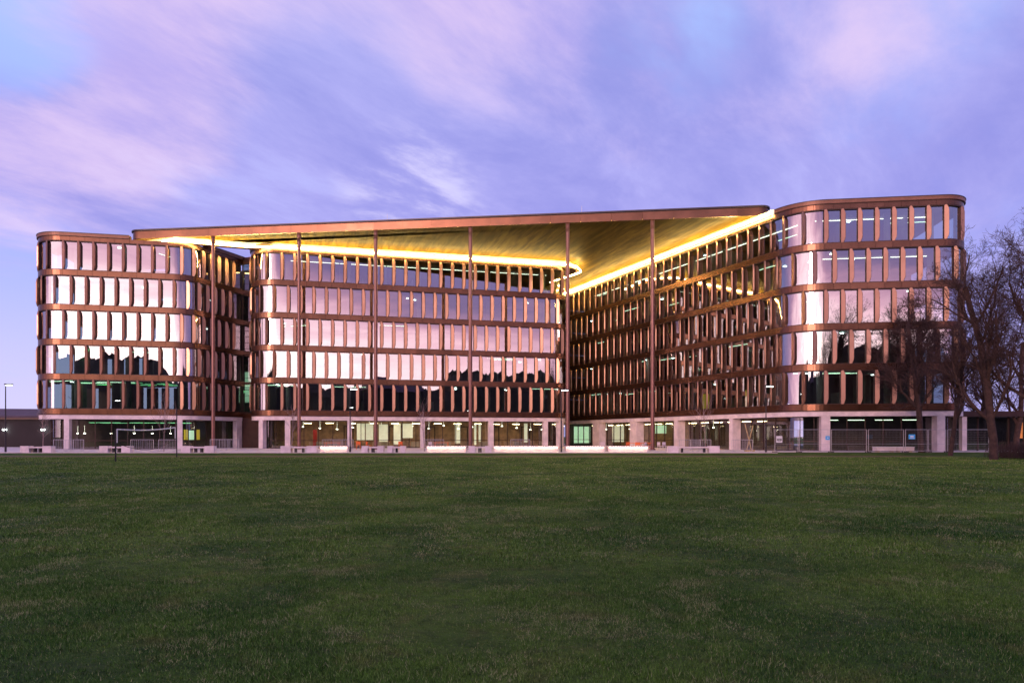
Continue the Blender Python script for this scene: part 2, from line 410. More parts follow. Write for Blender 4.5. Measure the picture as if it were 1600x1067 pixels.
# fin stations: (path, image columns of the fins on the odd floors grouped as (from, to, spacings))
def stations(p, groups, lo, hi):
    T = []
    for a, b, k in groups:
        sa, sb = p.hit(a, lo, hi), p.hit(b, lo, hi) if k else 0
        if k == 0: T.append(sa)
        else: T += [sa + (sb - sa) * i / k for i in range(k + 1)]
    return T
tl = left.L; tL0 = tl[2]
sL = stations(left, [(98.3, 282, 8), (300, 362, 5)], tL0 + 3, left.len)
sL = [sL[0] - 4.7, sL[0] - 3.3, sL[0] - 1.75] + sL
sM = stations(mid, [(439, 861, 23)], 9, mid.len - 12)
sM = [sM[0] - 5.0, sM[0] - 3.4, sM[0] - 1.7] + sM + [sM[-1] + 1.4]
sW = stations(wing, [(897.7, 1225.5, 26)], 3, wing.L[3])
tail = stations(wing, [(1254, 0, 0)], wing.L[1], wing.L[15]) + stations(wing, [(1288, 1475, 7)], wing.L[10], wing.L[17])
sW = [sW[0] - 1.53] + sW + tail + [tail[-1] + 1.75, tail[-1] + 3.4]
BL = [('left', left, sL), ('mid', mid, sM), ('wing', wing, sW)]

ROOT = empty('office_building', (-3, 84, 0))
tag(ROOT, 'large five storey glass office building with bronze fins and lit golden canopy across the field', 'building')
ZG = [4.37 + 3.75 * k for k in range(5)]; GH = 3.17; ZT = ZG[4] + GH   # glass sills, glass height, top of glass
BT = .56
# --- slabs, as closed footprints
def foot(p, extra, inset):
    T = [t for t in p.L]; return [tuple(p.off(t, -inset)) for t in T] + extra
feet = [foot(left, [], .22), foot(mid, [], .22), foot(wing, [(52, 100), (30, 122)], .22)]
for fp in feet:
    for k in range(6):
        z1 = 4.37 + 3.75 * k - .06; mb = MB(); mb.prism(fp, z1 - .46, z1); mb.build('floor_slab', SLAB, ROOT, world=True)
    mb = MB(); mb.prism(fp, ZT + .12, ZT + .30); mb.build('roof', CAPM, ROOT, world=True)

# --- panes, mullions, band panels, fins
def fin_mesh():
    h = GH - .04; L = .37; c = .17; ch = .48; T = .065
    prof = [(0, 0), (L - c, 0), (L - .05, ch * .55), (L, ch), (L, h - ch), (L - .05, h - ch * .55), (L - c, h), (0, h)]
    n = len(prof); V = [(p[0], -T, p[1]) for p in prof] + [(p[0], T, p[1]) for p in prof]
    Fc = [tuple(range(n)), tuple(range(n, 2 * n))[::-1]] + [(i, (i + 1) % n, n + (i + 1) % n, n + i)[::-1] for i in range(n)]
    return mesh('fin', V, Fc, FIN)
FM = fin_mesh()
fins, panes, bands = [], [], []
mull = MB()
rl = ROOT.location
for nm, p, st_ in BL:
    mids = [(a + b) / 2 for a, b in zip(st_, st_[1:])]
    for k in range(5):
        T = st_ if k % 2 == 0 else [st_[0] - .0] + mids
        T = sorted(set(T)); z0 = ZG[k]
        end = min(p.len - .05, T[-1] + 1.5)
        ex = [max(.05, T[0] - 2.5)] + T + [end]
        for i, t in enumerate(T):
            pos = p.off(t, .10); nrm = p.nrm(t); tn = p.tan(t); a = rad(56); d = nrm * math.cos(a) + tn * math.sin(a)
            fins.append((np.linalg.norm(pos), pos, math.atan2(d[1], d[0]), z0 + .02))
            q0, q1 = p.off(t - .07, 0), p.off(t + .01, 0)
            mull.bar(q0, q1, .16, z0, z0 + GH, off=.02)
        for a, b in zip(ex, ex[1:]):
            if b - a < .3: continue
            panes.append((np.linalg.norm(p.at((a + b) / 2)), p, a + .02, b - .10, z0 + .03, z0 + GH - .03))
    for k in range(6):
        ex = [max(.05, st_[0] - 4)] + (st_ if k % 2 == 0 else mids) + [min(p.len - .05, st_[-1] + 3.0)]
        z1 = ZG[k] if k < 5 else ZT + .42
        for a, b in zip(ex, ex[1:]):
            bands.append((np.linalg.norm(p.at((a + b) / 2)), p, a + .014, b - .014, z1 - (BT if k < 5 else .42), z1))
fins.sort(key=lambda f: f[0]); panes.sort(key=lambda f: f[0]); bands.sort(key=lambda f: f[0])
for d, pos, rz, z0 in fins[:300]:
    link('fin', FM, ROOT, (pos[0] - rl[0], pos[1] - rl[1], z0), rz)
fv = np.array([v.co[:] for v in FM.vertices]); ff = [tuple(q.vertices) for q in FM.polygons]; mb = MB()
for d, pos, rz, z0 in fins[300:]:
    c_, s_ = math.cos(rz), math.sin(rz); n = len(mb.V)
    mb.V += [(pos[0] + v[0] * c_ - v[1] * s_, pos[1] + v[0] * s_ + v[1] * c_, z0 + v[2]) for v in fv]; mb.F += [tuple(n + i for i in f) for f in ff]
tag(mb.build('fin', FIN, ROOT, world=True), kind='stuff')
tag(mull.build('mullion', DARKB, ROOT, world=True), kind='stuff')
def pane_mb(mb, p, a, b, z0, z1):
    T = p.sub(a, b); n = len(mb.V); j0, j1, j2 = (random.gauss(0, .0014) for _ in range(3))
    for i, t in enumerate(T):
        f = (t - a) / (b - a) - .5; w_ = b - a
        for z_, g in ((z0, -.5), (z1, .5)):
            q = p.off(t, -.02 + j0 * f * w_ + j1 * g * 3.1); mb.V.append((q[0], q[1], z_))
    for i in range(len(T) - 1): mb.F.append((n + 2 * i, n + 2 * i + 2, n + 2 * i + 3, n + 2 * i + 1))
    return mb
for d, p, a, b, z0, z1 in panes[:300]: pane_mb(MB(), p, a, b, z0, z1).build('window_pane', GLASS, ROOT, world=True, smooth=True)
mb = MB()
for d, p, a, b, z0, z1 in panes[300:]: pane_mb(mb, p, a, b, z0, z1)
tag(mb.build('window_pane', GLASS, ROOT, world=True), kind='stuff')
for d, p, a, b, z0, z1 in bands[:300]: p.strip(MB(), a, b, .20 + random.uniform(-.004, .004), -.2, z0, z1).build('band_panel', BRONZE, ROOT, world=True)
mb = MB()
for d, p, a, b, z0, z1 in bands[300:]: p.strip(mb, a, b, .20, -.2, z0, z1)
tag(mb.build('band_panel', BRONZE, ROOT, world=True), kind='stuff')

# --- dark shadow gaps and rims above and below the bands
mb = MB()
for nm, p, st_ in BL:
    a, b = max(.05, st_[0] - 4), min(p.len - .05, st_[-1] + 3.0)
    for k in range(6):
        z1 = ZG[k] if k < 5 else ZT + .42; z0 = z1 - (BT if k < 5 else .42)
        p.strip(mb, a, b, .17, -.21, z0 - .09, z0 - .002)
        if k < 5: p.strip(mb, a, b, .17, -.21, z1 + .002, z1 + .07)
mb.build('shadow_rim', DARKB, ROOT, world=True)
# --- roof rings where no canopy covers them
ringspec = [(left, .05, left.hit(203, left.L[3], left.L[20])), (left, left.hit(322, left.L[18], left.len), left.len - .05),
            (mid, .05, mid.hit(424, 9, mid.L[18])), (wing, wing.hit(1214, 20, wing.L[4]), wing.len - .05)]
for p, a, b in ringspec:
    mb = MB(); p.strip(mb, a, b, .32, -.5, ZT + .48, ZT + .80); mb.build('roof_ring', ROOFM, ROOT, world=True)
    mb = MB(); p.strip(mb, a, b, .24, -.5, ZT + .423, ZT + .478); mb.build('shadow_rim', DARKB, ROOT, world=True)
    mb = MB(); p.strip(mb, a, b, .36, -.6, ZT + .802, ZT + .86); mb.build('roof_cap', CAPM, ROOT, world=True)

# --- ground floor: concrete beam, piers, glazing
for nm, p, st_ in BL:
    mb = MB(); p.strip(mb, max(.05, st_[0] - 3.2), min(p.len - .05, st_[-1] + 2.2), .12, -.9, 3.27, 3.748); mb.build('ground_floor_beam', CONC, ROOT, world=True)
def pier(p, x0, x1, lo, hi, dp=1.0):
    a, b = p.hit(x0, lo, hi), p.hit(x1, lo, hi); mb = MB(); p.strip(mb, a, max(b, a + .3), .10, -dp, 0.004, 3.268); mb.build('pier', CONC, ROOT, world=True)
for a, b in ((100, 108.5), (276.5, 285)): pier(left, a, b, 16, left.len, .6)
pier(left, 369, 377, left.L[18], left.len, .5)
for a, b in ((405, 411), (445, 453.5), (542.5, 549), (657, 663.5), (763.5, 771), (849, 856), (873.5, 880)): pier(mid, a, b, 7, mid.len - 10, .6)
for a, b in ((927, 937), (985, 996), (1054, 1060), (1140.5, 1146)): pier(wing, a, b, 8, wing.L[12], 1.0)
for a, b in ((1283, 1297), (1464, 1476)): pier(wing, a, b, wing.L[5], wing.L[18], 1.0)
for nm, p, st_ in BL:
    a, b = max(.05, st_[0] - 4), min(p.len - .05, st_[-1] + 3); n_ = int((b - a) / 1.6); q = np.linspace(a, b, n_ + 1)
    fr_ = MB()
    for i in range(n_):
        mb = MB(); T = p.sub(q[i] + .03, q[i + 1] - .03); n0 = 0
        for t in T: r = p.off(t, -1.05); mb.V += [(r[0], r[1], .05), (r[0], r[1], 3.2)]
        for k in range(len(T) - 1): mb.F.append((2 * k, 2 * k + 2, 2 * k + 3, 2 * k + 1))
        mb.build('shopfront_pane', GLASSG, ROOT, world=True)
        fr_.bar(p.off(q[i] - .035, -1.05), p.off(q[i] + .035, -1.05), .12, .01, 3.26)
    p.strip(fr_, a, b, -1.02, -1.12, .9, .96); p.strip(fr_, a, b, -1.02, -1.12, .0, .1)
    tag(fr_.build('shopfront_frame', DARKB, ROOT, world=True), kind='stuff')
    mb = MB(); p.strip(mb, a, b, -.92, -1.2, 3.2, 3.268 + .5); mb.build('shopfront_header', DARKB, ROOT, world=True)

# --- interiors
def wallrun(p0, d, n, L, zlo, zhi, m, th=.15, name='interior_wall'):
    mb = MB(); p0 = np.array(p0, float); mb.bar(p0, p0 + np.array(d) * L, th, zlo, zhi); return mb.build(name, m, ROOT, world=True)
LF0 = PL + bL * 13.0
for k in range(5):                                   # left block: slotted rear wall, sky shows through the slots
    z0, z1 = ZG[k] - .05, ZG[k] + GH + .05
    if k < 3:
        mb = MB(); s = .3
        while s < 17:
            w_ = random.uniform(.8, 1.5); mb.bar(LF0 + fL * s, LF0 + fL * (s + w_), .3, z0, z1); s += w_ + random.choice((.45, .5, .6))
        tag(mb.build('interior_wall', CORE, ROOT, world=True), kind=None)
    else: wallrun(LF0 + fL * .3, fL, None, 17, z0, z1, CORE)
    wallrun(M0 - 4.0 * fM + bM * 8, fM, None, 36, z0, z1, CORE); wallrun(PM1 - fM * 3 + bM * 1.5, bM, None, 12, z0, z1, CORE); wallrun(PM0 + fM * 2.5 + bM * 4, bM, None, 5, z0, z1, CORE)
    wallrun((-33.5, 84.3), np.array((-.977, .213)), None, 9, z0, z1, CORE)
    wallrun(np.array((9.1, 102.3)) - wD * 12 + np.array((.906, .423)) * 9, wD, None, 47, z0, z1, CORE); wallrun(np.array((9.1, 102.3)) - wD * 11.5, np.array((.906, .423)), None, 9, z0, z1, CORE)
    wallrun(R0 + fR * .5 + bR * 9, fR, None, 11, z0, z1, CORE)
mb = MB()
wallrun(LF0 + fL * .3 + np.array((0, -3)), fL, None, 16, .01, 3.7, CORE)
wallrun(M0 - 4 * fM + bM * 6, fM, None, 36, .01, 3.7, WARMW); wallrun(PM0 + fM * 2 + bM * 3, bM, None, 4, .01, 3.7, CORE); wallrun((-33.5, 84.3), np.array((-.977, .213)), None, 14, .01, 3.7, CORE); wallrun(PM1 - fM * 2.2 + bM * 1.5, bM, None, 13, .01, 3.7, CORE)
wallrun(np.array((9.1, 102.3)) - wD * 12 + np.array((.906, .423)) * 7, wD, None, 30, .01, 3.7, WARMW); wallrun(np.array((9.1, 102.3)) + wD * 18.1 + np.array((.906, .423)) * 7, wD, None, 17, .01, 3.7, CORE)
wallrun(R0 + fR * .5 + bR * 8, fR, None, 11, .01, 3.7, CORE); wallrun(np.array((9.1, 102.3)) - wD * 2.2, np.array((.906, .423)), None, 8, .01, 3.7, CORE)
icm = MB().tube((0, 0, 0), (0, 0, GH + .1), .28, k=14); icme = mesh('interior_column', icm.V, icm.F, INCOL, True)
def icol(p, pxs, lo, hi, dp=2.0):
    for X_ in pxs:
        t = p.hit(X_, lo, hi); q = p.off(t, -dp)
        for k in range(5): link('interior_column', icme, ROOT, (q[0] - rl[0], q[1] - rl[1], ZG[k] - .05))
icol(left, (108, 190, 280), 17, left.len); icol(mid, (448, 545, 657, 768, 855), 9, mid.len - 12)
icol(wing, (934, 992, 1062, 1150), 5, wing.L[4]); icol(wing, (1290, 1400, 1470), wing.L[10], wing.L[18])
def clight(q, k, L, ang, m, wd=.08):
    mb = MB(); mb.box(-L / 2, -wd / 2, -.05, L / 2, wd / 2, 0)
    mb.build('ceiling_light_panel', m, ROOT, (q[0] - rl[0], q[1] - rl[1], (ZG[k] + GH - .03) if k >= 0 else 3.0), ang)
rr = random.Random(3)
for nm, p, st_ in BL:
    a0, a1 = st_[1], st_[-2]
    for _ in range({'left': 10, 'mid': 26, 'wing': 40}[nm]):
        t = rr.uniform(a0, a1); k = rr.choice((0, 0, 0, 1, 1, 2, 3, 4)) if nm != 'wing' else rr.choice((0, 0, 1, 2, 3, 4)); tn = p.tan(t)
        if rr.random() < .45: clight(p.off(t, -rr.uniform(1.5, 6)), k, rr.uniform(1.5, 4), math.atan2(tn[1], tn[0]), CEILL, .07)
        else: clight(p.off(t, -rr.uniform(1.2, 5)), k, .30, 0, LAMPW, .22)
for k, s0, s1 in ((0, 3, 6), (0, 6.5, 11), (0, 12, 13), (1, 3, 4.5), (-1, 3.5, 7.5), (-1, 8.5, 12), (-1, 13, 14.5)):
    for _ in range(9): clight(PL + fL * rr.uniform(s0, s1) + bL * rr.uniform(3, 7), k, rr.uniform(.5, 1.6), math.atan2(fL[1], fL[0]) + rr.uniform(-.4, .4), MOSSG, rr.uniform(.15, .4))  # green emissive shapes stand in for lit moss panels on the ceiling
for s in np.arange(1, 33, 2.6): clight(M0 + fM * s + bM * rr.uniform(1.6, 4), -1, .9, .23, CEILW, .3)
for s in np.arange(2, 36, 2.2): clight(np.array((9.1, 102.3)) + wD * s + np.array((.906, .423)) * 2.6, -1, 1.2, -1.13, CEILW, .16)
for k in (3, 4):
    clight(R0 + fR * 5.5 + bR * 3.3, k, 10.5, math.atan2(fR[1], fR[0]), CEILW2, .09)
clight(M0 + fM * 15 + bM * 3.3, 4, 32, math.atan2(fM[1], fM[0]), CEILW2, .08)
clight(np.array((9.1, 102.3)) + wD * 20 + np.array((.906, .423)) * 3.3, 4, 38, math.atan2(wD[1], wD[0]), CEILW2, .12)
for s in (1.5, 4, 6.5, 9): clight(R0 + fR * s + bR * 3, -1, 1.6, -.12, CEILL, .08)
for nm, p, st_ in BL:
    for k in range(5):
        for _ in range({'left': 3, 'mid': 6, 'wing': 9}[nm]):
            t = rr.uniform(st_[2], st_[-3]); a_, b_ = p.off(t, -rr.uniform(2.2, 3.5)), p.off(t, -6.5)
            mb = MB(); mb.bar(a_, b_, .1, ZG[k] - .04, ZG[k] + rr.choice((1.4, 3.1, 3.1))); mb.build('partition', PART, ROOT, world=True)
# lit blinds, shop interiors, coloured panels behind the ground floor glass
def litpanel(px0, px1, depth, z0, z1, m, name='lit_panel'):
    a, b = XY(px0, depth), XY(px1, depth + .2); mb = MB(); mb.bar(a, b, .06, z0, z1); mb.build(name, m, ROOT, world=True)
for a, b, dpt, z0, z1, m in ((557.5, 570, 84.6, .9, 3.0, SCREENW), (571.5, 583, 84.8, .9, 3.0, SCREENW), (592, 606, 85.0, .7, 2.9, SCREENW),
                             (615, 626, 85.5, .4, 3.0, SCREENW), (629, 645, 85.8, 1.2, 3.0, SCREENW), (711, 719, 88.5, .5, 3.1, SCREENW),
                             (741, 744, 89, .3, 3.1, SCREENW), (748, 751, 89, .3, 3.1, SCREENW), (819, 824, 90, .6, 3.1, LAMPW if 0 else SCREENW),
                             (287, 293, 80.5, 1.0, 2.2, YELLOW), (307, 312, 80.8, 1.0, 2.2, YELLOW), (295, 303, 80.6, 1.0, 2.1, STAIRL),
                             (897, 922, 104, .4, 2.9, STAIRL), (957, 975, 99, .6, 3.0, SCREENW), (1024, 1050, 93, 1.8, 2.9, STAIRL)):
    litpanel(a, b, dpt, z0, z1, m)
for a, dpt in ((489, 83), (1343, 71)): litpanel(a, a + 6, dpt, .05, 2.2, REDP, 'red_door')
# lobby fittings: pendants, counters, inner door frames, behind the middle block's shopfront
DESK = mat('lobby_counter', (.45, .36, .26), .5, 0, .2, 2)
pend = MB().tube((0, 0, 0), (0, 0, .08), .13, .09, 12); pend.tube((0, 0, .08), (0, 0, .9), .003, k=4); pme = mesh('pendant_lamp', pend.V, pend.F, LAMPW2)
for s in np.arange(.5, 33, 1.9):
    q_ = M0 + fM * (s + rr.uniform(-.3, .3)) + bM * rr.uniform(1.8, 4.5); link('pendant_lamp', pme, ROOT, (q_[0] - rl[0], q_[1] - rl[1], rr.uniform(2.2, 2.7)))
for s in (2, 3.4, 9, 13.5, 17, 22, 26.5, 30): mb = MB(); a_ = M0 + fM * s + bM * rr.uniform(2.2, 4); mb.bar(a_, a_ + fM * rr.uniform(.9, 2.2), .6, .01, rr.choice((.75, 1.05))); mb.build('lobby_counter', DESK, ROOT, world=True)
for s in (5.2, 7.0, 10.8, 12.2, 15.5, 19.8, 24, 28.2, 31):
    a_ = M0 + fM * s + bM * 5.6; mb = MB(); mb.bar(a_, a_ + fM * .12, .1, .01, 2.6); mb.bar(a_ + fM * 1.1, a_ + fM * 1.22, .1, .01, 2.6); mb.bar(a_, a_ + fM * 1.22, .1, 2.6, 2.72); mb.build('inner_door_frame', DARKB, ROOT, world=True)
for s in (3, 9, 14, 20, 26):
    q_ = np.array((9.1, 102.3)) + wD * s + np.array((.906, .423)) * 4; link('pendant_lamp', pme, ROOT, (q_[0] - rl[0], q_[1] - rl[1], 2.4))
for s in (2.5, 4.6, 6.8, 9.5, 11, 13.4):
    q_ = PL + fL * s + bL * rr.uniform(2, 6); link('pendant_lamp', pme, ROOT, (q_[0] - rl[0], q_[1] - rl[1], 1.7))
# warm lit meeting rooms on the wing's first floor
for a, b, k, m in ((1098, 1108, 0, YELLOW), (1165, 1176, 0, YELLOW), (1196, 1204, 0, SCREENW)):
    q0, q1 = XY(a, 84 if a < 1150 else 76), XY(b, 83 if a < 1150 else 75); mb = MB(); mb.bar(q0, q1, .06, ZG[k] + .2, ZG[k] + 2.2); mb.build('lit_panel', m, ROOT, world=True)

MB().bar(PM1 + bM * 9, wing.at(sW[0] - 2.3), .3, .01, 22.5).build('courtyard_wall', CORE, ROOT, world=True)
# --- glazed link between left and middle blocks
l0, l1 = np.array((-33.15, 84.0)), np.array((-30.6, 83.0)); lt = (l1 - l0) / np.linalg.norm(l1 - l0)
for k in range(5):
    for i in range(2):
        a = l0 + (l1 - l0) * (.5 * i + .02); b = l0 + (l1 - l0) * (.5 * i + .48)
        MB().quad((*a, ZG[k] - .5), (*b, ZG[k] - .5), (*b, ZG[k] + 3.2), (*a, ZG[k] + 3.2)).build('link_pane', GLASS, ROOT, world=True)
mb = MB()
for k in range(26): mb.bar(l0, l1, .08, 4.2 + k * .72, 4.24 + k * .72)
for f in (0.0, .5, .98): q = l0 + (l1 - l0) * f; mb.bar(q, q + lt * .07, .16, 3.8, 22.5)
tag(mb.build('link_frame', DARKB, ROOT, world=True), kind='stuff')
MB().bar(l0 - lt, l1 + lt, .3, 22.5, 23.3).build('link_parapet', ROOFM, ROOT, world=True)
MB().bar(l0 - lt, l1 + lt, .3, 3.6, 4.15).build('link_band', BRONZE, ROOT, world=True)
MB().bar(l0 - lt, l1 + lt, .3, 0.004, 3.59).build('link_wall', DARKB, ROOT, world=True)
MB().bar(l0 + bL * .9 + lt * .2, l0 + bL * .9 + lt * 1.6, .1, 5.6, 9.4).build('stair_window', STAIRL, ROOT, world=True)
MB().bar(l0 + bL * 3 - lt * 2, l1 + bL * 3 + lt * 2, .2, 4, 22.5).build('interior_wall', CORE, ROOT, world=True)
for k in range(5): MB().prism([l0 + bL * .2, l1 + bL * .2, l1 + bL * 7, l0 + bL * 7], ZG[k] - .3, ZG[k] - .05).build('floor_slab', SLAB, ROOT, world=True)

# --- canopy
ZS = 22.3 + EYE; ZC = ZS + .98
def cfront(px_):       # plan point of the canopy front edge seen in this column
    h = 313.5 + .0372 * (px_ - 333); d = (ZS - EYE) * F / h; return np.array(((px_ - 800) / F * d, d))
F0, F1 = cfront(200), cfront(1214)
cf = Path([F0 + np.array((.4, 3.5)), F0, F1, F1 + np.array((-1.2, 3.5))], [1.2, 1.0])
backm = [tuple(mid.off(t, -.4)) for t in (mid.L[1], mid.L[14])]
back = [tuple(wing.off(wing.hit(1200, 20, wing.L[3]), -4)), tuple(wing.off(3, -4)), (0.0, 112.0), tuple(PM1 - fM * 4 + bM * 12),
        tuple(PM1 - fM * 4 + bM * 4), tuple(PM0 + fM * 4 + bM * 4), (-30.2, 80.6), (-36.8, 78.6), (-40, 79.5), (-43.2, 79.3)]
out = [tuple(q) for q in cf.p] + back
CAN = empty('canopy', (0, 0, 0), parent=ROOT); CAN.location = (0, 0, 0)
# solid canopy body, its soffit slightly above the fascia's lower edge
body = [tuple(cf.off(t, -.16)) for t in cf.L] + back
mb = MB(); mb.prism(body, ZS + .03, ZC - .05); ob = mb.build('canopy_soffit', SOFFIT, ROOT, world=True)
bpy.data.objects.remove(CAN)
q = list(np.linspace(0.01, cf.len - .01, 25))
for a, b in zip(q, q[1:]):
    mb = MB(); cf.strip(mb, a + .01, b - .01, .0, -.14, ZS, ZS + .80); mb.build('canopy_fascia_panel', BRONZE, ROOT, world=True)
mb = MB(); cf.strip(mb, .01, cf.len - .01, -.02, -.30, ZS + .803, ZS + .86); mb.build('shadow_rim', DARKB, ROOT, world=True)
mb = MB(); cf.strip(mb, .01, cf.len - .01, .14, -1.5, ZS + .865, ZC + .03); mb.build('canopy_cap', CAPM, ROOT, world=True)
mb = MB(); cf.strip(mb, .4, cf.len - .4, -.145, -.19, ZS + .05, ZS + .12); mb.build('led_strip', LED2, ROOT, world=True)
# LED line on the parapets, under the soffit
UPST = mat('reflector_paint', (.72, .64, .50), .6, 0, .08, 2)
def ledrun(pts, lift=0):
    p = Path(pts, [1.2] * (len(pts) - 2)) if len(pts) > 2 else Path(pts, []); mb = MB(); p.strip(mb, .02, p.len - .02, .64, .57, ZT + .42, ZT + .54)
    mb.build('led_strip', LED, ROOT, world=True)
    mb = MB(); p.strip(mb, .02, p.len - .02, .15, -.5, ZT + .425, ZT + .495); mb.build('parapet_ledge', ROOFM, ROOT, world=True)
    mb = MB(); p.strip(mb, .02, p.len - .02, -.22, -.30, ZT + .50, ZS + .028); mb.build('reflector_upstand', UPST, ROOT, world=True)  # added pale upstand, catches the LED light to thicken the bright band
eM = np.array((0.0, 0.0))
ledrun([F0 + np.array((.9, .7)), (-37.6, 76.1), (-30.4, 79.4 - 1.0), PM0 + fM * 3.2 + bM * .05, PM1 + fM * .4, PM1 + fM * 2.0 + bM * 2.6, PM1 + fM * .7 + bM * 6.5, PM1 - fM * .3 + bM * 9])
ledrun([tuple(wing.off(4, .0)), tuple(wing.off(wing.hit(1207, 20, wing.L[3]), .0))])
nose = [PM1 - fM * 3, PM1 + fM * .5 , PM1 + fM * 1.2 + bM * .6, PM1 + fM * 1.9 + bM * 2.4, PM1 + fM * 1.6 + bM * 4, PM1 + fM * .6 + bM * 6.6, PM1 - fM * .6 + bM * 9, PM1 - fM * 3 + bM * 9]
mb = MB(); mb.prism(nose, ZT + .30, ZT + .42); mb.build('roof_nose', ROOFM, ROOT, world=True)
# columns
cm = MB().tube((0, 0, 0), (0, 0, ZS + .2), .20, k=20, caps=False); cm.tube((0, 0, 0), (0, 0, .12), .30, k=20); cm.tube((0, 0, ZS - .9), (0, 0, ZS + .19), .215, k=20)
cme = mesh('canopy_column', cm.V, cm.F, COLM, True)
for px_ in (333, 467.3, 587, 735, 887, 1019.5):
    h = 313.5 + .0372 * (px_ - 333); d = (ZS - EYE) * F / h + .35; link('canopy_column', cme, ROOT, ((px_ - 800) / F * d - rl[0], d - rl[1], 0.004))
# rods on the roof
for X_, d, zb, ht in ((100, 77, ZT + .8, 1.0), (392, 84, ZT + .8, 1.4), (605, 74.5, ZC, 1.0), (909, 72, ZC, 1.0), (1440, 66, ZT + .8, 1.0)):
    q = XY(X_, d); MB().tube((q[0], q[1], zb - .3), (q[0], q[1], zb + ht), .035, .02, 6).build('lightning_rod', WHITEP, ROOT, world=True)

# ------------------------------------------------------------------ low buildings at the sides
hb = empty('low_building', (-70, 95, 0)); tag(hb, 'low dark clad building behind the left end of the office block', 'building')
MB().box(-110, 90, 0, -51, 105, 3.6).build('wall', HOUSE, hb, world=True)
MB().box(-110.5, 89.6, 3.6, -50.5, 105.4, 3.85).build('eaves', DARKB, hb, world=True)
MB().prism([(-110.4, 89.8), (-50.6, 89.8), (-50.6, 105), (-110.4, 105)], 3.85, 4.1).build('roof', HROOF, hb, world=True)
mb = MB(); V0 = [(-110, 92, 4.1), (-52, 92, 4.1), (-52, 103, 4.1), (-110, 103, 4.1), (-108, 97, 5.6), (-54, 97, 5.2)]
mb.V = V0; mb.F = [(0, 1, 5, 4), (2, 3, 4, 5), (0, 4, 3), (1, 2, 5)]; mb.build('upper_roof', HROOF, hb, world=True)
for X_ in (6, 66):
    q = XY(X_, 89.7); MB().box(q[0] - .15, q[1] - .1, 2.2, q[0] + .15, q[1] + .28, 2.35).build('wall_light', LAMPW, hb, world=True)
an = empty('glazed_annex', (46, 68, 0)); tag(an, 'low glazed annex with dark soffit at the right end of the office block', 'building')
MB().box(42.2, 65.4, 3.3, 50, 80, 3.8).build('roof', DARKB, an, world=True); MB().box(42.2, 72, 0, 50, 72.3, 3.3).build('wall', CORE, an, world=True)
for i in range(5): MB().box(42.4 + i * 1.5, 66.5, .05, 43.84 + i * 1.5, 66.53, 3.28).build('window_pane', GLASSG, an, world=True)
for i in range(6): MB().box(42.32 + i * 1.5, 66.4, .01, 42.39 + i * 1.5, 66.6, 3.29).build('mullion', DARKB, an, world=True)
MB().box(43.2, 65.5, 0.004, 43.65, 66.0, 3.29).build('pier', CONC, an, world=True)
hs = empty('brick_house', (58, 76, 0)); tag(hs, 'small house with a glowing orange window at the far right edge behind the trees', 'house')
MB().box(54, 74, 0, 70, 84, 3.4).build('wall', HOUSE, hs, world=True)
MB().prism([(53.6, 73.6), (70.4, 73.6), (70.4, 84.4), (53.6, 84.4)], 3.4, 3.65).build('roof', HROOF, hs, world=True)
mb = MB(); mb.box(54.6, 73.9, 1.2, 55.6, 73.97, 2.9); mb.build('window', mat('orange_window', (1, .3, .1), .5, emit=(1, .26, .07), es=1.1), hs, world=True)

# ------------------------------------------------------------------ plaza furniture
def lamp(x, y, h, z0=0.0, head=True):
    r = empty('street_lamp', (x, y, z0)); m = MB().tube((0, 0, 0), (0, 0, h), .06, .04, 8); m.tube((0, 0, 0), (0, 0, .5), .085, k=8); m.build('pole', BLACKM, r)
    m = MB().box(-.08, -.09, h - .02, .62, .09, h + .09); m.build('lamp_head', BLACKM, r)
    m = MB().box(.05, -.07, h - .06, .58, .07, h - .024); m.build('lens', LAMPW, r); return r
tag(lamp(*XY(8.5, 61), 6.0), 'black street lamp at the far left beside the low dark building', 'street lamp', 'street lamps on the plaza edge')
tag(lamp(*XY(547, 60.5), 5.6), 'black street lamp in front of the middle block by the lit blinds', 'street lamp', 'street lamps on the plaza edge')
tag(lamp(*XY(877, 60.5), 5.5), 'black street lamp beside the fifth canopy column', 'street lamp', 'street lamps on the plaza edge')
tag(lamp(*XY(1197, 60), 5.8), 'black street lamp before the right wing, next to the wire fencing', 'street lamp', 'street lamps on the plaza edge')

